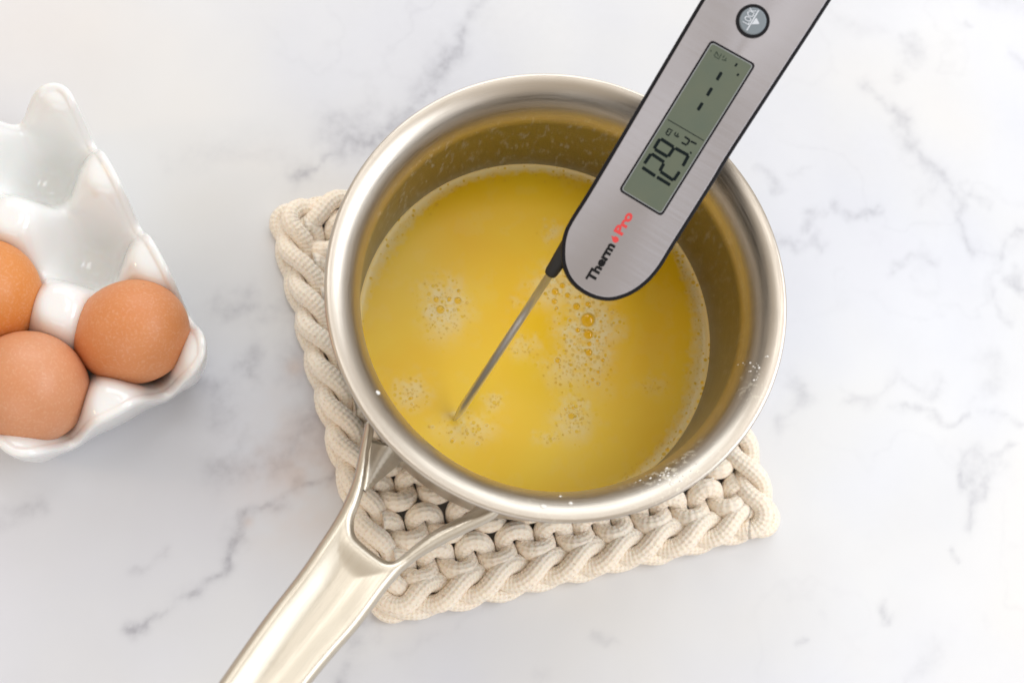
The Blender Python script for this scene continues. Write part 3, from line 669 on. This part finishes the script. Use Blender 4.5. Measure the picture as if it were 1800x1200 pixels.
    segs('unit_mark', [(g(480,280),g(525,210)), (g(525,212),g(580,245)), (g(520,310),g(560,250)), (g(480,285),g(525,315)), (g(500,245),g(520,262))], .04, M['lcd_ink'])
    segs('unit_mark', [(g(600,300),g(625,262)), (g(605,305),g(655,335)), (g(635,315),g(660,278)), (g(650,335),g(665,312))], .04, M['lcd_ink'])
    g2 = lambda x, y: (1060+x/3.53, 60+y/3.53)
    for a, b_ in (((705,288),(735,238)), ((645,385),(675,335)), ((587,475),(617,427))): segs('dash_mark', [(g2(*a), g2(*b_))], .115, M['lcd_ink'])
    segs('dot_mark', [(g2(818,203), g2(832,184))], .07, M['lcd_ink']); segs('dot_mark', [(g2(830,262), g2(842,248))], .07, M['lcd_ink'])
    segs('faint_icon', [(g2(688,138),g2(705,110)), (g2(690,140),g2(720,158)), (g2(705,112),g2(715,140)), (g2(720,150),g2(735,125)), (g2(735,160),g2(765,168)), (g2(742,150),g2(752,135)), (g2(755,165),g2(765,150)), (g2(665,112),g2(672,102))], .035, M['lcd_faint'])
    # button
    c = Lc(1323,38); rb = np.linalg.norm(Lc(1353,38)-c)
    circ = lambda r: np.array([c+r*np.array([math.cos(a), math.sin(a)]) for a in np.linspace(0, 2*math.pi, 48, endpoint=False)])
    plate('button_ring', circ(rb), -.05, .03, M['black_plastic'])
    bt = plate('button', circ(rb*.80), -.05, .075, M['button_grey'], bev=.05, bevs=4)
    gb = lambda x, y: (1280+x/15, y/15)
    def bars(name, bb, wd, m, par, zt):
        v, f = [], []
        for a, b_ in bb:
            q = quad(a, b_, wd, .1); k0 = len(v); v += [(x, y, zt) for x, y in q]+[(x, y, zt-.01) for x, y in q]; f.append(tuple(range(k0, k0+6)))
            for i in range(6): j = (i+1) % 6; f.append((k0+j, k0+i, k0+6+i, k0+6+j))
        return part(name, v, f, m, par, smooth=False)
    bars('slash_mark', [(gb(480,820), gb(795,290))], .045, M['print_white'], bt, .083)
    tri = [Lc(*gb(600,660)), Lc(*gb(735,480)), Lc(*gb(815,650))]
    part('triangle_mark', [(x, y, .083) for x, y in tri]+[(x, y, .07) for x, y in tri], [(0,1,2),(0,3,4,1),(1,4,5,2),(2,5,3,0)], M['print_white'], bt, smooth=False)
    def text(body_, pos, size, rot, m, par, z, off=0., sx=1.):
        cu = bpy.data.curves.new('lettering', 'FONT'); cu.body = body_; cu.size = size*S; cu.extrude = .004*S; cu.offset = off*S; cu.resolution_u = 3
        cu.materials.append(m); t = bpy.data.objects.new('print', cu); col.objects.link(t); t.parent = par
        t.location = (pos[0]*S, pos[1]*S, z*S); t.rotation_euler = (0, 0, rot); t.scale = (sx, 1, 1)
        me = bpy.data.meshes.new_from_object(t)
        o = bpy.data.objects.new('lettering', me); col.objects.link(o); o.parent = par; o.location = t.location; o.rotation_euler = t.rotation_euler; o.scale = t.scale
        bpy.data.objects.remove(t); return o
    a = Lc(*gb(520,690)); b_ = Lc(*gb(700,360)); 
    text('LOCK', a, .36, math.atan2(*(b_-a)[::-1]), M['print_white'], bt, .083, .004, .62)
    # brand print along the body
    for word, pa, pb, m_ in (('Therm', (1043,497), (1082,431), 'print_black'), ('Pro', (1092,415), (1113,378), 'print_red')):
        a, b_ = Lc(*pa), Lc(*pb); t = text(word, a, .46, math.atan2(*(b_-a)[::-1]), M[m_], root, .026, .022)
        bpy.context.view_layer.update(); t.scale = (np.linalg.norm(b_-a)/(t.dimensions.x/S), 1, 1)
    g6 = lambda x, y: (940+x/5, 320+y/5)
    fl = spline([(705,535),(735,520),(735,492),(712,478),(690,480),(672,470),(680,495),(683,515)], 4, closed=True)
    plate('flame_mark', [Lc(*g6(x, y)) for x, y in fl], .015, .03, M['print_red'])
    # folding probe on the left flank
    def L3(px, py, h):
        d = ray(px, py); t = ((p1+en*h-CP)@en)/(d@en); q = CP+d*t-p1; return np.array([q@er, -(q@ep), q@en])
    tipw = P(797,741,ZL-.05); q = tipw-p1; tip = np.array([q@er, -(q@ep), q@en])
    hub0 = L3(1012,405,-.8); hub1 = L3(967,482,-1.45)
    dv = tip-hub1; dv /= np.linalg.norm(dv)
    v, f, uv = tube([hub1-dv*1.9, hub1-dv*1.2, hub1-dv*.5, hub1-dv*.12, hub1-dv*.03, hub1], [.34,.31,.27,.25,.23,.19], 24)
    part('probe_hub', v, f, M['black_rubber'], root)
    Ln = np.linalg.norm(tip-hub1); ts = [0, .3, .6, .88, .92, .96, .985, 1.0]; rs = [.15,.155,.165,.17,.155,.11,.06,.02]
    v, f, uv = tube([hub1-dv*.2+(tip-hub1+dv*.2)*t for t in ts], rs, 24)
    part('probe', v, f, M['steel_probe'], root)
    print('probe length', Ln)
    return root
thermometer()
print('tray pitch', LU, LV)
